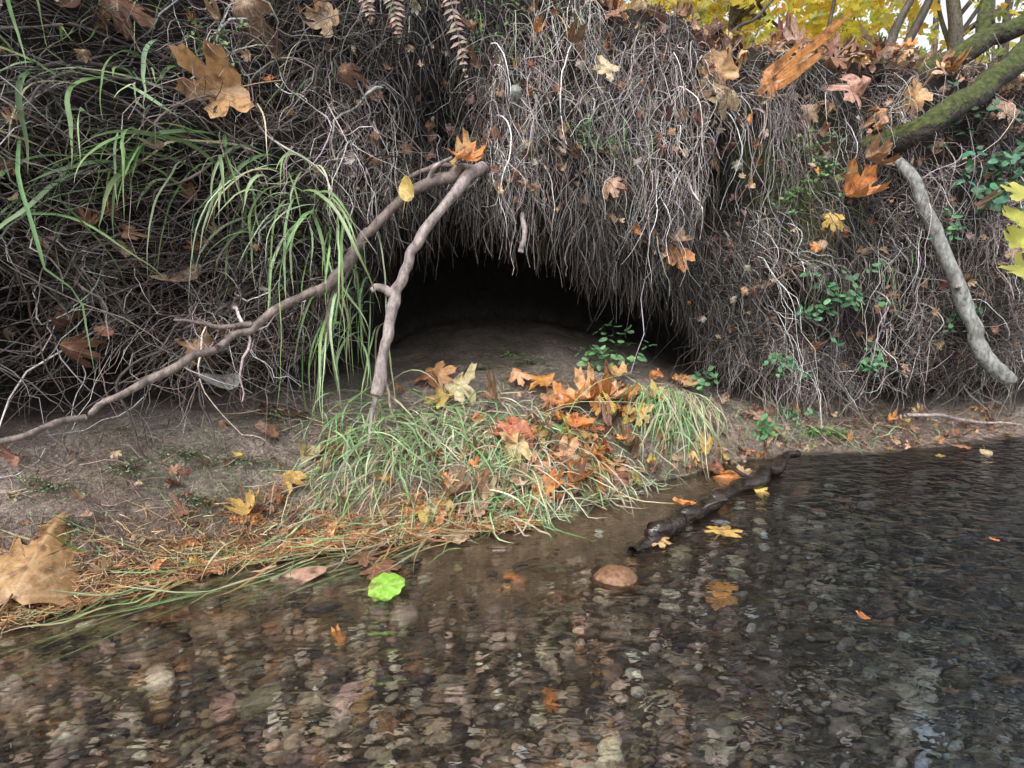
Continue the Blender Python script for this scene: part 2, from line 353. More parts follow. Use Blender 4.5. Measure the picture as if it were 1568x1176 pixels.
limb(A,[(-.13,2.95,1.56),(-.235,2.7,1.5),(-.38,2.64,1.43),(-.52,2.58,1.32),(-.635,2.53,1.20),(-.69,2.48,1.10),(-.775,2.44,1.0),(-.87,2.37,.945),(-1.0,2.27,.855),(-1.10,2.17,.78),(-1.17,2.08,.735),(-1.33,1.91,.625),(-1.43,1.77,.56),(-1.53,1.62,.54),(-1.85,1.42,.52)],[.027,.028,.024,.021,.020,.026,.022,.017,.019,.015,.016,.012,.011,.010,.009],rb,wob=.028,knot=.18)
limb(A,[(-.69,2.49,1.1),(-.75,2.47,.98),(-.79,2.47,.86),(-.81,2.47,.74)],[.018,.018,.014,.009],rb)
limb(A,[(-.38,2.65,1.44),(-.34,2.62,1.5),(-.27,2.64,1.55)],[.012,.01,.006],gb)
limb(A,[(-.2,2.75,1.52),(-.33,2.72,1.53),(-.48,2.72,1.47),(-.6,2.7,1.40)],[.014,.012,.010,.006],rb)
limb(A,[(-1.03,2.25,.84),(-1.12,2.18,.84),(-1.25,2.12,.87)],[.013,.009,.005],rb)
A.obj('curved_bank_root',M_bark)
A=Acc()
def rroot(n,xa,xb,dx,grav,L,ra,rb,free=.2,ta=0,tb=.6):
    for k in range(n):
        x=R(xa,xb);z=ZC(x)+R(ta,tb)*(ZT(x)-ZC(x))
        P=np.array([[x,float(F(x,z))-.06,z]])
        p=grow(P,np.array([[dx+rng.normal(0,.25),-.25,-.25+rng.normal(0,.2)]]),12,L*R(.5,1.2)/12,grav,.2,.16,np.array([R(.06,.2)]),free=free)[0]
        r=R(ra,rb);limb(A,p,np.linspace(r,r*.3,len(p)),np.array(gb)*R(.2,.6),sides=6,m=3,wob=.012)
rroot(40,-2.3,-.8,-.9,.12,.9,.003,.008,.12)
rroot(26,-1.5,-.7,-.5,.2,.5,.002,.005,.3)
rroot(8,-.4,1.0,.1,.35,.45,.003,.006)
rroot(24,1.2,3.6,-.2,.2,.5,.003,.007)
limb(A,[(.05,2.95,1.34),(.06,2.8,1.27),(.055,2.76,1.2),(.04,2.77,1.15)],[.012,.013,.012,.014],gb)
limb(A,[(2.45,3.45,.2),(2.7,3.5,.18),(2.95,3.6,.12),(3.5,3.8,.05)],[.012,.011,.009,.006],gb)
A.obj('woody_bank_roots',M_bark)
A=Acc()
limb(A,[(2.22,3.5,1.72),(2.29,3.43,1.62),(2.36,3.4,1.46),(2.43,3.38,1.31),(2.52,3.36,1.12),(2.61,3.34,.92),(2.67,3.32,.78),(2.73,3.30,.638),(2.80,3.28,.53),(2.90,3.26,.44)],[.028,.031,.034,.035,.036,.041,.038,.042,.044,.034],(.27,.27,.25),sides=14,wob=.012,knot=.12)
limb(A,[(2.58,3.33,.98),(2.52,3.27,.99)],[.018,.01],(.3,.28,.25))
A.obj('broken_branch',M_bark)
A=Acc()
limb(A,[(.46,2.03,-.02),(.58,2.13,0.012),(.76,2.29,.022),(.94,2.46,.03),(1.2,2.71,.035),(1.4,2.9,.045),(1.62,3.1,.06)],[.028,.040,.036,.040,.036,.030,.020],(.032,.023,.018),sides=16,knot=.3,wob=.04)
limb(A,[(1.2,2.7,.03),(1.15,2.82,.05),(1.13,2.9,.055)],[.014,.01,.006],(.05,.035,.03))
limb(A,[(.8,2.33,.03),(.86,2.32,.07),(.93,2.33,.085)],[.012,.009,.005],(.05,.035,.03))
A.obj('waterlogged_log',M_wetwood)
A=Acc();limb(A,[(2.15,3.7,1.78),(2.34,3.44,1.88),(2.72,3.58,2.11),(3.2,3.86,2.42),(3.9,4.2,2.9),(5,4.9,3.8),(6.2,5.8,5.)],[.085,.07,.066,.07,.066,.06,.04],(.1,.1,.1),sides=16,wob=.04);A.obj('mossy_leaning_trunk',M_moss)
A=Acc();limb(A,[(2.45,4.1,2.25),(2.75,3.95,2.38),(3.05,4.02,2.54),(3.41,4.15,2.74),(4.3,4.7,3.4),(5.6,5.4,4.7)],[.08,.07,.066,.062,.055,.04],(.1,.1,.1),sides=14,wob=.04)
limb(A,[(3.05,4.02,2.54),(3.15,4.15,2.9),(3.5,4.5,3.5)],[.045,.035,.02],(.1,.1,.1));A.obj('mossy_leaning_trunk',M_moss)
def sapo(pts,rad,c=(.08,.065,.05)):
    A=Acc();limb(A,pts,rad,c,sides=8,wob=.03);A.obj('bank_sapling_trunk',M_bark)
sapo([(2.28,4.1,2.2),(2.42,4.15,2.4),(2.6,4.2,2.7),(2.75,4.25,3.1),(3.0,4.4,4.2)],[.04,.033,.028,.024,.015])
sapo([(2.55,4.5,2.3),(2.75,4.5,2.5),(3.0,4.55,2.95),(3.5,4.7,4.1)],[.04,.033,.028,.018])
sapo([(2.15,4.2,2.3),(2.12,4.2,2.5),(2.2,4.25,3.1),(2.15,4.3,4.3)],[.018,.014,.012,.008])
sapo([(1.15,3.9,2.4),(1.5,4.1,2.65),(1.85,4.3,3.0),(2.1,4.5,3.6)],[.014,.011,.009,.005])
# ---------------------------------------------------------------- leaves
half=[(0,1.0),(.05,.90),(.13,.86),(.15,.76),(.14,.56),(.24,.62),(.30,.73),(.39,.70),(.56,.73),(.55,.6),(.61,.5),(.47,.42),(.33,.34),(.42,.29),(.52,.27),(.66,.17),(.54,.08),(.5,-.03),(.3,.0),(.12,-.06)]
OUT=np.array(half+[(0,.02)]+[(-a,b) for a,b in half[:0:-1]])
OUT=np.array([OUT[i]*(1-t)+OUT[(i+1)%len(OUT)]*t for i in range(len(OUT)) for t in (0,.5)])
def templ(out,rings,c=(0,.3)):
    c=np.array(c);n=len(out);V=[c[None]]
    for r in rings: V.append(c+(out-c)*r)
    V=np.vstack(V);Fc=[[0,1+i,1+(i+1)%n] for i in range(n)]
    for k in range(len(rings)-1):
        a=1+k*n;b=a+n
        for i in range(n):
            j=(i+1)%n;Fc+= [[a+i,b+i,b+j],[a+i,b+j,a+j]]
    return V,np.array(Fc)
MAPLE=templ(OUT,(.25,.5,.75,1.));MAPLES=templ(OUT[::2],(.5,1.,))
t=np.linspace(0,2*math.pi,16,endpoint=False)
OVAL=templ(np.stack([.30*np.sin(t)*(1+.12*np.cos(t)),.5-.5*np.cos(t)],-1),(.5,1.),(0,.45))
t=np.linspace(0,2*math.pi,40,endpoint=False)
BROAD=templ(np.stack([.44*np.sin(t)*(1+.25*np.cos(t))*(1+.05*np.sin(9*t)),.45-.5*np.cos(t)*(1+.1*np.cos(t))+.02*np.cos(11*t)],-1),(.3,.6,1.),(0,.45))
RH=templ(np.array([(0,1),(.3,.6),(.32,.25),(0,0),(-.32,.25),(-.3,.6)]),(1.,),(0,.4))
def leaves(A,T,P,Nn,Hd,s,col,curl=.35):
    TV,TF=T;n=len(P);P=np.asarray(P,float);Nn=nrm(np.asarray(Nn,float));Hd=np.asarray(Hd,float)
    yv=nrm(Hd-Nn*(Hd*Nn).sum(-1,keepdims=True));xv=np.cross(yv,Nn)
    sk=rng.normal(0,.12,(n,1));x=TV[:,0][None]*R(.8,1.1,(n,1));y=(TV[:,1]-.35)[None]*R(.85,1.1,(n,1))+sk*x
    r2=x*x+y*y;an=np.arctan2(x,y)
    k1=rng.normal(0,curl*1.3,(n,1));k2=rng.normal(0,curl*1.,(n,1));k3=rng.normal(0,curl*.6,(n,1));ph=R(0,6.3,(n,1));k4=rng.normal(0,curl*1.5,(n,1));th=R(0,3.14,(n,1))
    ee=x*np.cos(th)+y*np.sin(th)
    z=k1*r2+k2*np.abs(x)*.8+k3*r2*np.sin(an*3+ph)+k4*np.maximum(ee-.12,0)*1.8+.04*np.sin(an*9+ph)*np.sqrt(r2)
    shr=1-np.clip(np.abs(k1)+np.abs(k4)*.5,0,.9)*.4*r2
    s=np.asarray(s).reshape(-1,1,1)*np.ones((n,1,1))
    V=P[:,None]+s*((x*shr)[...,None]*xv[:,None]+(y*shr)[...,None]*yv[:,None]+z[...,None]*Nn[:,None])
    c=np.repeat(np.asarray(col)[:,None],len(TV),1)*(1+.35*(r2[...,None]-.15)*rng.normal(0,1,(n,1,1)))
    c=np.clip(c,.003,.9)
    L=np.repeat(np.concatenate([TV,np.zeros((len(TV),1))],1)[None],n,0)
    A.add(V.reshape(-1,3),(TF[None]+np.arange(n)[:,None,None]*len(TV)).reshape(-1,3),c.reshape(-1,3),L.reshape(-1,3))
LC=dict(o=(.68,.27,.08),r=(.56,.19,.09),y=(.62,.44,.12),p=(.70,.57,.36),t=(.50,.34,.22),b=(.26,.135,.08),k=(.11,.06,.045),g=(.27,.50,.06),py=(.66,.38,.19),x=(.30,.32,.30))
def fit(n): return rng.normal(0,1,n)
def stem(A,P,Nn,Hd,s,c):
    Nn=nrm(np.array(Nn,float));Hd=np.array(Hd,float);y=nrm(Hd-Nn*(Hd@Nn));b=np.array(P)-y*s*.33
    p=np.stack([b,b-y*s*.3+Nn*s*.05,b-y*s*.6+Nn*s*.02])[None]
    V,q,cc=tubes(p,s*.012,s*.01,np.array([c]))
    A.add(V,np.vstack([q[:,[0,1,2]],q[:,[0,2,3]]]),cc)
def hero(name,x,y,z,s,key,kind,curl=.3):
    A=Acc();s=s*.92
    if kind=='bank':
        y=float(F(x,z))-R(.15,.2);Nn=np.array([R(-.5,.5),-1,R(.0,.8)]);Hd=np.array([R(-1,1),-.1,R(-1,.1)])
    elif kind=='beach':
        z=float(FL(x,y))+.03+R(0,.02);Nn=np.array([R(-.4,.4),R(-.6,-.1),1]);Hd=np.array([R(-1,1),R(-1,1),0])
    elif kind=='pile':
        z=float(FL(x,y))+.06+R(0,.03);Nn=np.array([R(-.4,.4),R(-.9,-.2),1]);Hd=np.array([R(-1,1),R(-1,1),0])
    elif kind=='water':
        z=.008;Nn=np.array([R(-.05,.05),R(-.1,0),1]);Hd=np.array([R(-1,1),R(-1,1),0]);curl*=.3
    elif kind=='sunk':
        z=float(G(x,y))+.03;Nn=np.array([R(-.2,.2),R(-.2,.2),1]);Hd=np.array([R(-1,1),R(-1,1),0])
    else: Nn,Hd=kind
    c=np.array(LC[key])*np.exp(rng.normal(0,.1))*np.exp(rng.normal(0,.06,3))
    T={'oval_leaf':OVAL,'green_floating_leaf':BROAD}.get(name,MAPLE)
    leaves(A,T,[(x,y,z)],[Nn],[Hd],s,[c],curl);stem(A,(x,y,z),Nn,Hd,s,c*.7)
    A.obj(name,M_leaf)
bank=[(-1.12,1.73,.27,'py'),(-1.06,2.11,.2,'t'),(-.8,2.11,.18,'t'),(-1.46,1.96,.24,'k'),(-1.4,1.98,.2,'b'),(.5,1.49,.14,'t'),(.91,1.16,.17,'o'),(.91,1.24,.12,'t'),(1.13,2.16,.26,'py'),(1.14,2.02,.2,'t'),(1.98,2.1,.25,'t'),(1.98,1.49,.25,'o'),(2.06,1.68,.19,'b'),(1.77,1.35,.13,'y'),(1.76,1.99,.15,'t'),(.48,2.09,.12,'p'),(-.72,1.9,.12,'b'),(-1.59,.77,.15,'b'),(-1.63,.88,.15,'k'),(-1.25,.75,.15,'t'),(2.4,2.1,.2,'py'),(1.5,2.15,.2,'o'),(3.0,2.05,.2,'t'),(2.2,2.0,.14,'py'),(1.75,1.22,.1,'t'),(2.6,1.0,.12,'b'),(3.2,1.2,.14,'t'),(-.1,1.75,.1,'b'),(.3,2.2,.14,'b'),(-1.7,2.0,.16,'k'),(-1.25,2.15,.14,'k')]
for x,z,s,k in bank: hero('maple_leaf',x,0,z,s,k,'bank',.6)
hero('oval_leaf',-1.30,0,1.04,.15,'t','bank');hero('oval_leaf',.02,0,1.93,.11,'x','bank',.7);hero('oval_leaf',-1.16,0,.6,.15,'x','bank')
hero('maple_leaf',-.20,2.62,1.535,.17,'o',((.1,-.6,.8),(.3,-.4,.2)),.6)
hero('maple_leaf',-.22,2.64,1.56,.15,'py',((-.2,-.8,.5),(-.8,-.4,.3)),.6)
hero('oval_leaf',-.45,2.52,1.38,.13,'y',((-.1,-1,.2),(.1,0,1)),.3)
beach=[(-.39,2.98,.2,'py','pile'),(-.42,2.92,.16,'r','pile'),(-.27,2.85,.20,'p','pile'),(-.36,2.78,.15,'y','pile'),(-.82,2.41,.22,'t','beach'),(-.76,2.43,.2,'b','beach'),(-.92,2.21,.14,'y','beach'),(-1.0,2.06,.13,'y','beach'),(-.36,2.22,.16,'y','beach'),(-.3,2.25,.14,'p','beach'),(0,2.59,.21,'r','pile'),(.02,2.50,.15,'py','pile'),(-.15,2.27,.13,'t','beach'),(.04,2.97,.14,'py','pile'),(.16,2.97,.16,'o','pile'),(.27,2.86,.21,'o','pile'),(.32,2.76,.2,'o','pile'),(.64,3.1,.18,'o','pile'),(.57,3.05,.18,'py','pile'),(.46,2.98,.2,'o','pile'),(.38,2.93,.2,'py','pile'),(.2,2.9,.15,'t','pile'),(1.05,3.4,.19,'py','pile'),(.6,3.2,.14,'py','pile'),(1.54,3.34,.24,'py','beach'),(1.5,3.38,.2,'t','beach'),(.46,2.68,.19,'y','pile'),(.42,2.62,.17,'o','pile'),(.29,2.55,.18,'b','pile'),(.25,2.58,.16,'py','pile'),(.02,2.41,.14,'p','beach'),(.26,2.47,.15,'b','beach'),(1.19,3.08,.14,'y','beach'),(.84,3.18,.14,'y','pile'),(.69,2.98,.13,'y','pile'),(1.06,3.02,.12,'y','beach'),(-1.1,2.5,.13,'k','beach'),(-.98,2.5,.12,'k','beach'),(-1.05,2.38,.13,'b','beach'),(.3,2.5,.14,'o','pile'),(.12,2.45,.12,'t','pile'),(-.1,2.8,.12,'b','pile'),(-.25,2.3,.12,'b','beach'),(-.1,2.35,.1,'t','beach'),(1.12,2.98,.19,'r','beach'),(1.05,2.92,.16,'b','beach'),(.35,2.5,.15,'b','pile'),(.5,2.6,.15,'b','pile')]
for x,y,s,k,kd in beach: hero('maple_leaf',x,y,0,s,k,kd,.5)
hero('maple_leaf',-1.49,1.64,.15,.36,'py',((.25,-.5,1),(-.2,1,.3)),.3)
water=[(-.46,1.86,.15,'b'),(.86,2.18,.14,'y'),(1.14,2.86,.2,'o'),(1.22,2.9,.12,'t'),(.58,2.09,.09,'py'),(1.21,2.66,.1,'y'),(.79,2.46,.12,'o'),(2.8,3.42,.12,'py'),(2.5,3.2,.06,'y'),(1.06,1.57,.035,'o'),(-.22,2.12,.13,'p'),(1.9,2.1,.03,'o')]
for x,y,s,k in water: hero('maple_leaf',x,y,0,s,k,'water',.5)
hero('oval_leaf',-.71,1.84,0,.2,'t','water')
hero('green_floating_leaf',-.42,1.73,.02,.14,'g',((-.1,-.45,1),(1,.2,0)),.12);hero('oval_leaf',2.85,3.3,0,.12,'p','water')
for x,y,s,k in [(-1.08,1.6,.15,'b'),(.41,1.08,.12,'b'),(.73,1.82,.09,'o'),(.1,1.3,.05,'o'),(-.3,1.2,.06,'b'),(-.55,1.95,.12,'b'),(1.3,1.5,.05,'t'),(-.9,1.4,.06,'b'),(.25,1.5,.05,'t'),(1.6,2.6,.07,'b'),(.0,1.85,.06,'o'),(.15,1.75,.06,'b'),(-.5,1.5,.05,'o')]: hero('maple_leaf',x,y,0,s,k,'sunk')
A=Acc()
n=1300;x=R(-1,5.2,n);y=C(x)+R(.12,1.6,n)
z=np.interp((y-C(x)),[.12,.3,.9,4],[-.18,0,.08,.25])+ZT(x)+.12*fbm(x*1.5,y*1.5,31)+R(.0,.04,n)
leaves(A,MAPLES,np.stack([x,y-.08,z],-1),np.stack([fit(n)*.35,-.4+fit(n)*.35,1+0*x],-1),rng.normal(0,1,(n,3)),R(.04,.13,n),pal(n,[LC['t'],LC['b'],LC['o'],LC['py'],LC['k']],[.38,.32,.08,.12,.10],.25),.6)
n=800;x=R(-2.3,4.2,n);z=ZC(x)+R(.05,.98,n)*(ZT(x)-ZC(x))
leaves(A,MAPLES,np.stack([x,F(x,z)-R(.1,.2,n),z],-1),np.stack([fit(n)*.5,-1+0*x,.3+fit(n)*.4],-1),rng.normal(0,1,(n,3)),R(.015,.065,n),pal(n,[LC['t'],LC['b'],LC['k'],LC['o'],(.35,.3,.25)],[.2,.33,.27,.05,.15],.25),.8)
n=340;x=R(-1.9,3.4,n);y=B(x)+R(0,1,n)**1.6*(C(x)-B(x))
leaves(A,MAPLES,np.stack([x,y,FL(x,y)+R(.01,.05,n)],-1),np.stack([fit(n)*.4,-.3+fit(n)*.4,1+0*x],-1),rng.normal(0,1,(n,3)),R(.02,.06,n),pal(n,[LC['t'],LC['b'],LC['k'],LC['o'],LC['y']],[.3,.35,.2,.10,.05],.25),.7)
n=170;x=rng.normal(.35,.3,n);y=B(x)+R(.03,.5,n)
leaves(A,MAPLES,np.stack([x,y,FL(x,y)+R(.03,.08,n)],-1),np.stack([fit(n)*.5,-.5+fit(n)*.4,1+0*x],-1),rng.normal(0,1,(n,3)),R(.03,.10,n),pal(n,[LC['o'],LC['r'],LC['b'],LC['py'],LC['y']],[.2,.1,.4,.2,.1],.25),.7)
A.obj('fallen_leaf_litter',M_leaf)
# ---------------------------------------------------------------- grasses
GC=[(.24,.42,.16),(.42,.58,.32),(.12,.23,.08),(.55,.50,.32)]
A=Acc()
def tuft(x,z,n,dx,dz,L,grav,w,spread=.09,wts=(.4,.38,.14,.08),dy=-.6,jx=.6):
    X=x+rng.normal(0,spread,n);Zz=z+rng.normal(0,spread*.7,n);P=np.stack([X,F(X,Zz)-.06,Zz],-1)
    D=np.stack([rng.normal(dx,jx,n),rng.normal(dy,.3,n),rng.normal(dz,.45,n)],-1)
    ln=L*np.exp(rng.normal(0,.35,n));p=grow(P,D,14,ln/14,grav*np.exp(rng.normal(0,.4,n)),.06,.045,np.full(n,.16),free=.45)
    c=pal(n,GC,wts,.25);A.add(*ribbons(p,w*R(.4,1.2,n),c,colend=c*.6+np.array([.5,.48,.25])*.4))
for x,z,n,dx,L in [(-1.62,1.75,12,-.5,.34),(-1.42,1.62,10,-.2,.34),(-1.58,1.5,12,-.3,.38),(-1.36,1.36,14,-.7,.38),(-1.16,1.5,20,-.7,.42),(-1.0,1.42,20,-.8,.44),(-.92,1.36,18,-.8,.44),(-.84,1.22,13,-.6,.42),(-1.75,1.25,18,-.4,.42),(-1.3,1.8,8,-.5,.3)]:
    tuft(x,z,n,dx,.4,L,.17,.0135)
tuft(-.76,1.25,13,-.05,.0,.55,.3,.010,.06,dy=-.8,jx=.25);tuft(-.74,1.0,18,-.05,.1,.6,.3,.011,.06,dy=-.8,jx=.25);tuft(-.72,.82,14,-.05,.1,.45,.3,.010,.06,dy=-.8,jx=.25)
for q in [(-.9,1.9,10,-.6),(-1.3,2.0,10,-.5),(.3,2.3,12,-.3),(-.1,2.2,10,0),(-1.6,2.05,10,-.5),(-.5,2.35,8,-.2),(.5,1.75,6,0)]: tuft(*q,.2,.3,.2,.004)
tuft(2.2,1.1,8,.1,.1,.25,.3,.004)
A.obj('hanging_bank_grass',M_grass)
A=Acc()
def mat_(n,x,y,sx,sy,L,w,wts,lift=.07,head=None,grav=.18,flo=.02,hj=.45):
    X=rng.normal(x,sx,n);Yy=rng.normal(y,sy,n);Yy=np.maximum(Yy,B(X)-.03);Yy=np.minimum(Yy,C(X)-.14)
    P=np.stack([X,Yy,FL(X,Yy)+R(.0,lift,n)],-1)
    D=np.stack([rng.normal(0,1,n),rng.normal(-.4,.6,n),R(0,.3,n)],-1)
    if head is not None: D=D*hj+np.array(head)
    p=grow(P,D,9,L*np.exp(rng.normal(0,.35,n))/9,grav,.1,.10,R(.0,flo*6,n)*.5,front=False)
    c=pal(n,GC+[(.60,.52,.40),(.25,.19,.14)],wts,.22);A.add(*ribbons(p,w*R(.5,1.2,n),c))
W1=(.14,.21,.13,.24,.19,.13)
mat_(440,-.30,2.62,.2,.13,.22,.0065,W1);mat_(460,.0,2.54,.2,.14,.2,.006,W1);mat_(300,.33,2.66,.18,.12,.2,.006,W1)
mat_(150,.84,3.16,.09,.08,.28,.0075,(.33,.38,.12,.12,.05,0),.12,(-.45,-.9,.25),.24,hj=.38)
mat_(150,1.0,3.28,.09,.06,.28,.006,(.12,.2,.1,.35,.2,.05),.12,(-.1,-.9,.15),.24,hj=.38)
mat_(240,-.65,2.36,.16,.16,.2,.005,W1,.07,(-.4,-.5,0));mat_(90,-.6,2.5,.1,.1,.32,.008,(.3,.4,.15,.1,.05,0),.14,(0,-.5,.25))
mat_(90,0,2.34,.12,.03,.22,.008,(.4,.5,.1,0,0,0),.03,(-.6,-.35,0))
mat_(60,1.9,3.5,.3,.05,.2,.004,W1)
A.obj('flattened_grass_clump',M_grass)
A=Acc()
n=300;x=R(-1.75,-.05,n);y=B(x)+rng.normal(.0,.07,n)
p=grow(np.stack([x,y,FL(x,y)+R(0,.03,n)],-1),np.stack([-.85+fit(n)*.3,-.5+fit(n)*.4,0*x],-1),10,.26*np.exp(fit(n)*.4)/10,0,.09,.07,front=False)
A.add(*ribbons(p,.0065*R(.4,1.3,n),pal(n,GC+[(.62,.47,.27),(.46,.26,.13)],(.13,.13,.1,.22,.24,.18),.22),up=nrm(np.array([0,-.2,1])+fit((n,3))*.3)))
n=130;x=R(-1.9,-.3,n);y=B(x)-R(.02,.22,n)
p=grow(np.stack([x,y,0*x+.004],-1),np.stack([-.85+fit(n)*.14,-.6+fit(n)*.14,0*x],-1),10,.3*np.exp(fit(n)*.3)/10,0,.05,.04,front=False)
p[...,2]=.003-R(0,.03,(n,1))*(x[:,None]<5)
A.add(*ribbons(p,.007*R(.5,1.2,n),pal(n,[(.24,.34,.15),(.36,.36,.19)],(.6,.4),.2),up=nrm(np.array([0,-.2,1])+fit((n,3))*.15)))
A.obj('washed_up_grass',M_grass)
A=Acc()
n=4600;x=R(-1.8,.1,n);y=B(x)+np.abs(rng.normal(0,.12,n))-.06
p=grow(np.stack([x,y,FL(x,y)+R(0,.035,n)],-1),np.stack([fit(n),fit(n),fit(n)*.2],-1),3,R(.008,.03,n),0,.2,0,front=False)
A.add(*tubes(p,R(.0009,.0026,n),.0006,pal(n,[(.60,.32,.14),(.42,.22,.10),(.68,.54,.32),(.16,.09,.055)],(.30,.27,.27,.16),.25)))
n=2200;x=R(-1.9,3.6,n);y=B(x)+R(0,1,n)*(C(x)-B(x))
p=grow(np.stack([x,y,FL(x,y)+R(0,.02,n)],-1),np.stack([fit(n),fit(n),fit(n)*.2],-1),4,R(.01,.04,n),0,.25,.1,front=False)
A.add(*tubes(p,R(.0007,.002,n),.0006,pal(n,[(.4,.33,.28),(.16,.1,.07),(.55,.42,.3)],(.4,.35,.25),.25)))
A.obj('twig_and_needle_debris',M_debris)
def frond(A,a,b,w,c,n=26,sag=.05):
    a,b=np.array(a,float),np.array(b,float);t=np.linspace(0,1,n)
    p=a+(b-a)*t[:,None]+np.array([0,-1,0])*(np.sin(t*math.pi)*sag)[:,None]
    A.add(*tubes(p[None],.0025,.001,np.array([c])*.7))
    d=nrm(b-a);s=nrm(np.cross(d,[0.1,-1,.1]))
    for sg in (-1,1):
        k=np.arange(1,n);q=p[k];L=w*np.sin(np.clip(t[k]*1.05,.12,1)*math.pi)**.6
        e=q+(s*sg+d*.55)*L[:,None]+rng.normal(0,.006,(len(k),3));mdp=(q+e)/2+np.array([0,-.006,0])
        A.add(*ribbons(np.stack([q,(q+mdp)/2,mdp,(mdp+e)/2,e],1),.013,pal(len(k),[c],[1],.15),up=np.repeat(np.array([[0.1,-1,.3]]),len(k),0)))
FB=(.33,.24,.19)
for a,b,w in [((-.31,2.64,2.43),(-.18,2.56,1.80),.035),((-.50,2.54,2.38),(-.45,2.48,1.95),.045),((-.6,2.5,2.32),(-.55,2.44,2.0),.04),((-1.6,1.78,1.95),(-1.42,1.73,1.76),.06)]:
    A=Acc();frond(A,a,b,w,FB);A.obj('dead_fern_frond',M_debris)
A=Acc()
for k in range(30):
    x=R(-1.7,-.2);y=float(B(x))+R(-.05,.14);z=float(FL(x,y))+.03;th=R(0,6.3);L=R(.08,.17)
    frond(A,(x,y,z),(x+L*math.cos(th),y+L*math.sin(th)*.7,max(z-.01,float(FL(x+L*math.cos(th),y+L*math.sin(th)*.7))+.02)),.022,np.array((.52,.25,.11))*R(.5,1.2),12,0)
A.obj('cedar_spray_litter',M_debris)
# ---------------------------------------------------------------- green plants
def plant(name,x,y,z,n,r,ls,c=(.07,.18,.07),nor=(0,-.7,.7),flat=False):
    A=Acc();nor=np.array(nor,float);c=np.array(c)*1.35
    ctr=np.array([x,y,z]);P=ctr+np.stack([fit(n)*r,-np.abs(fit(n))*r*.5,fit(n)*r*(.3 if flat else .8)],-1)
    st=np.stack([np.repeat((ctr+[0,.05,-.02])[None],n,0),(P+ctr)/2+[0,0,.01],P-[0,0,.005]],1)
    V,q,cc=tubes(st,.0016,.001,np.repeat(np.array([[.1,.12,.05]]),n,0));A.add(V,np.vstack([q[:,[0,1,2]],q[:,[0,2,3]]]),cc)
    for k in range(3):
        an=(k-1)*1.5;hd=np.stack([np.sin(an+fit(n)*.4),-.2+0*P[:,0],np.cos(an+fit(n)*.4)-.3],-1)
        col=pal(n,[c,np.array(c)*1.5,np.array(c)*.6],[.5,.3,.2],.15)
        leaves(A,OVAL,P+nrm(hd)*ls*.45,nor+rng.normal(0,.35,(n,3)),hd,ls*R(.7,1.2,n),col,.2)
    A.obj(name,M_green)
def bp(x,z,d=.19): return (x,float(F(x,z))-d,z)
IC=(.075,.17,.08)
plant('ivy_plant',*bp(1.9,.96),24,.10,.055,IC);plant('bramble_seedling',*bp(1.62,.56),9,.05,.045,IC);plant('bramble_seedling',*bp(2.16,.52),9,.06,.05,IC)
plant('bramble_seedling',*bp(2.75,.8),8,.06,.05,IC);plant('ivy_plant',*bp(2.51,1.3),7,.06,.05,IC);plant('ivy_plant',*bp(2.95,1.62),28,.13,.07,(.06,.15,.08));plant('ivy_plant',*bp(2.45,1.9),10,.12,.055,(.04,.10,.05))
plant('ivy_plant',*bp(3.3,1.9),18,.16,.06,(.06,.14,.07))
plant('bramble_plant',.46,3.32,.56,16,.10,.06,(.12,.23,.10),(0,-.4,1));plant('bramble_plant',.62,3.45,.64,10,.08,.05,(.12,.23,.10),(0,-.4,1))
plant('bramble_seedling',1.75,3.46,.22,8,.05,.05);plant('bramble_seedling',1.53,3.3,.15,8,.05,.05);plant('bramble_seedling',1.15,3.35,.45,6,.05,.045)
plant('moss_sprouts',1.86,3.4,.1,40,.09,.025,(.09,.2,.05),(0,-.2,1),True)
plant('moss_sprouts',-.02,3.5,.58,14,.07,.025,(.09,.17,.05),(0,-.2,1),True)
for x,y in [(-1.62,1.9),(-1.3,2.2),(-1.1,2.25),(-1.45,2.05),(-1.05,2.5),(.1,3.3),(-.2,3.2),(-1.5,1.8),(-1.2,2.05)]:
    plant('moss_sprouts',x,y,float(G(x,y))+.010,40,.08,.011,(.14,.19,.10),(0,-.2,1),True)
for x,z in [(-.15,2.25),(.0,2.35),(.35,1.75),(-1.2,1.9),(.45,1.68),(1.7,1.75),(1.62,1.5),(-1.5,2.0),(1.75,1.6)]: plant('bank_groundcover',*bp(x,z,.16),18,.07,.024,(.07,.13,.045))
A=Acc();st=np.array([[(3.0,3.3,.55),(2.7,2.9,.9),(2.4,2.55,1.15),(2.14,2.36,1.28),(2.02,2.3,1.32)]],float)
V,q,cc=tubes(st,.006,.002,np.array([[.1,.08,.05]]),5);A.add(V,np.vstack([q[:,[0,1,2]],q[:,[0,2,3]]]),cc)
LP=[(1.98,2.3,1.34),(1.95,2.28,1.25),(1.99,2.3,1.16),(2.10,2.36,1.42),(2.12,2.34,1.2),(2.12,2.4,1.05),(2.3,2.5,1.35),(2.4,2.5,1.1),(2.04,2.3,1.04)]
leaves(A,MAPLE,LP,[(R(-.5,.2),-.8,R(.2,.9)) for _ in LP],[(R(-1,0),-.2,R(-.8,.4)) for _ in LP],[.13]*len(LP),[np.array((.68,.68,.18))*R(.8,1.1) for _ in LP],.25)
A.obj('yellow_maple_sapling',M_canopy)
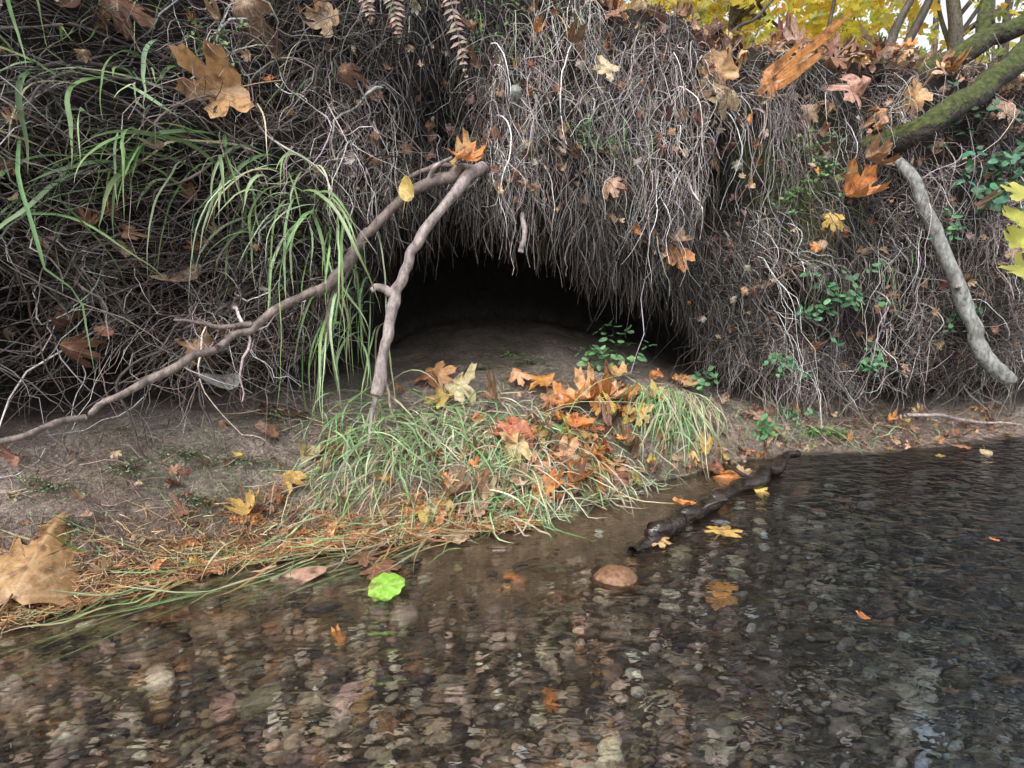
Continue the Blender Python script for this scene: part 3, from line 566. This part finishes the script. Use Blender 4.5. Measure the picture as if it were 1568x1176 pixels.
# ---------------------------------------------------------------- rock
bm=bmesh.new();bmesh.ops.create_icosphere(bm,subdivisions=4,radius=1)
rv=np.array([p.co[:] for p in bm.verts]);rf=np.array([[p.index for p in f.verts] for f in bm.faces]);bm.free()
rr=1+.22*fbm(rv[:,0]*1.3+4,rv[:,1]*1.3+rv[:,2],71)+.08*fbm(rv[:,0]*5,rv[:,1]*5+rv[:,2]*3,72)
rp=rv*rr[:,None]*np.array([.078,.068,.055])+np.array([.36,1.83,-.02])
mk('river_stone',rp,rf,M_peb,np.array([(.22,.12,.065)])*np.ones((len(rp),1)))
# ---------------------------------------------------------------- trees and forest on the bank top
def tree(name,x,y,h,crown,nl,cols,wts,ls=.16,lean=(0,0),tr=.12):
    root=bpy.data.objects.new(name,None);link(root)
    z0=2.4+max(0,(y-4))*.05;top=(x+lean[0],y+lean[1],z0+h)
    A=Acc();pts=[(x,y,z0-.3),(x+lean[0]*.3+R(-.1,.1),y+lean[1]*.3,z0+h*.35),(x+lean[0]*.7,y+lean[1]*.7,z0+h*.7),top]
    limb(A,pts,[tr,tr*.75,tr*.45,tr*.15],(.10,.085,.07),wob=.08)
    nc=46;cc=np.stack([rng.normal(0,crown[0]*.5,nc),rng.normal(0,crown[1]*.5,nc),R(-.5,.5,nc)*crown[2]],-1)+np.array([x+lean[0]*.7,y+lean[1]*.7,z0+h*.62])
    for k in range(14):
        q=R(.3,.85);b=np.array(pts[0])*(1-q)+np.array(top)*q
        limb(A,[b,(b+cc[k])/2+[0,0,.15],cc[k]],[tr*.3,tr*.18,.008],(.09,.075,.06),sides=6,m=6,wob=.05)
    A.obj('trunk_and_limbs',M_bark,parent=root)
    A=Acc();k=rng.integers(0,nc,nl);P=cc[k]+rng.normal(0,1,(nl,3))*np.array([.42,.42,.26])
    leaves(A,MAPLES if name.startswith('yellow') else RH,P,rng.normal(0,1,(nl,3))+[0,0,.8],rng.normal(0,1,(nl,3)),ls*R(.6,1.3,nl),pal(nl,cols,wts,.15)*(.85+.3*vn(k*.77,k*.1,3))[:,None],.3)
    A.obj('crown',M_canopy,parent=root)
YC=[(.90,.72,.12),(.88,.58,.10),(.66,.66,.20),(.36,.42,.12)]
tree('yellow_maple_tree',3.0,8.5,4.5,(2.8,2,3.4),2100,YC,(.55,.25,.15,.05))
tree('yellow_maple_tree',6.6,9.0,5.5,(3.2,2,4),1500,YC,(.45,.2,.25,.1),lean=(-.6,0))
tree('yellow_maple_tree',1.2,10.5,5,(2.6,2,4),1800,YC,(.5,.25,.2,.05),lean=(.6,0))
tree('yellow_maple_tree',9.5,12,6,(4,2,5),1200,YC,(.3,.1,.4,.2))
tree('alder_tree',4.6,12,8,(3,2,5),700,YC,(.1,.05,.4,.45),.2,tr=.14)
tree('alder_tree',-3,10,8,(3,2,5),1600,YC,(.2,.1,.4,.3),.2,tr=.14)
A=Acc();n=1800;x=R(-14,26,n);y=R(15,22,n);z=3+R(0,1,n)**2*4*(.4+vn(x*.5,y*.3,5))
leaves(A,RH,np.stack([x,y,z],-1),rng.normal(0,1,(n,3))+[0,-.5,.5],rng.normal(0,1,(n,3)),R(.15,.4,n),pal(n,[(.2,.25,.1),(.5,.48,.15),(.7,.6,.15),(.12,.16,.07)],(.3,.25,.2,.25),.25),.3)
A.obj('distant_forest_foliage',M_canopy)
A=Acc()
for k in range(34):
    x=R(-12,22);y=R(12,22);limb(A,[(x,y,2.2),(x+R(-.3,.3),y,6),(x+R(-.8,.8),y,12)],[R(.05,.12),.06,.03],(.10,.09,.08),sides=6,m=5,wob=.1)
A.obj('distant_tree_trunks',M_bark)
# ---------------------------------------------------------------- light, sky, camera
sc=bpy.context.scene
w=bpy.data.worlds.new("World");sc.world=w;w.use_nodes=True;nt=w.node_tree
bg=nt.nodes['Background'];el,az=math.radians(50),math.radians(205)
sky=nt.nodes.new('ShaderNodeTexSky');sky.sky_type='NISHITA';sky.sun_disc=False;sky.sun_elevation=el;sky.sun_rotation=az;sky.dust_density=3;sky.air_density=1
hs=nt.nodes.new('ShaderNodeHueSaturation');hs.inputs['Saturation'].default_value=.22;hs.inputs['Value'].default_value=2.
nt.links.new(sky.outputs[0],hs.inputs['Color']);nt.links.new(hs.outputs[0],bg.inputs[0]);bg.inputs[1].default_value=.15
L=bpy.data.lights.new('sun','SUN');L.energy=1.4;L.angle=math.radians(30);L.color=(1,.985,.96)
lo=link(bpy.data.objects.new('sun',L))
d=Vector((math.sin(az)*math.cos(el),math.cos(az)*math.cos(el),math.sin(el)))
lo.rotation_euler=d.to_track_quat('Z','Y').to_euler()
cd=bpy.data.cameras.new('camera');cam=link(bpy.data.objects.new('camera',cd))
cam.location=(0,0,1);cam.rotation_euler=(math.radians(80),0,0);cd.lens=20;cd.sensor_width=36;cd.clip_start=.05;cd.clip_end=500
sc.camera=cam
sc.view_settings.view_transform='Standard'
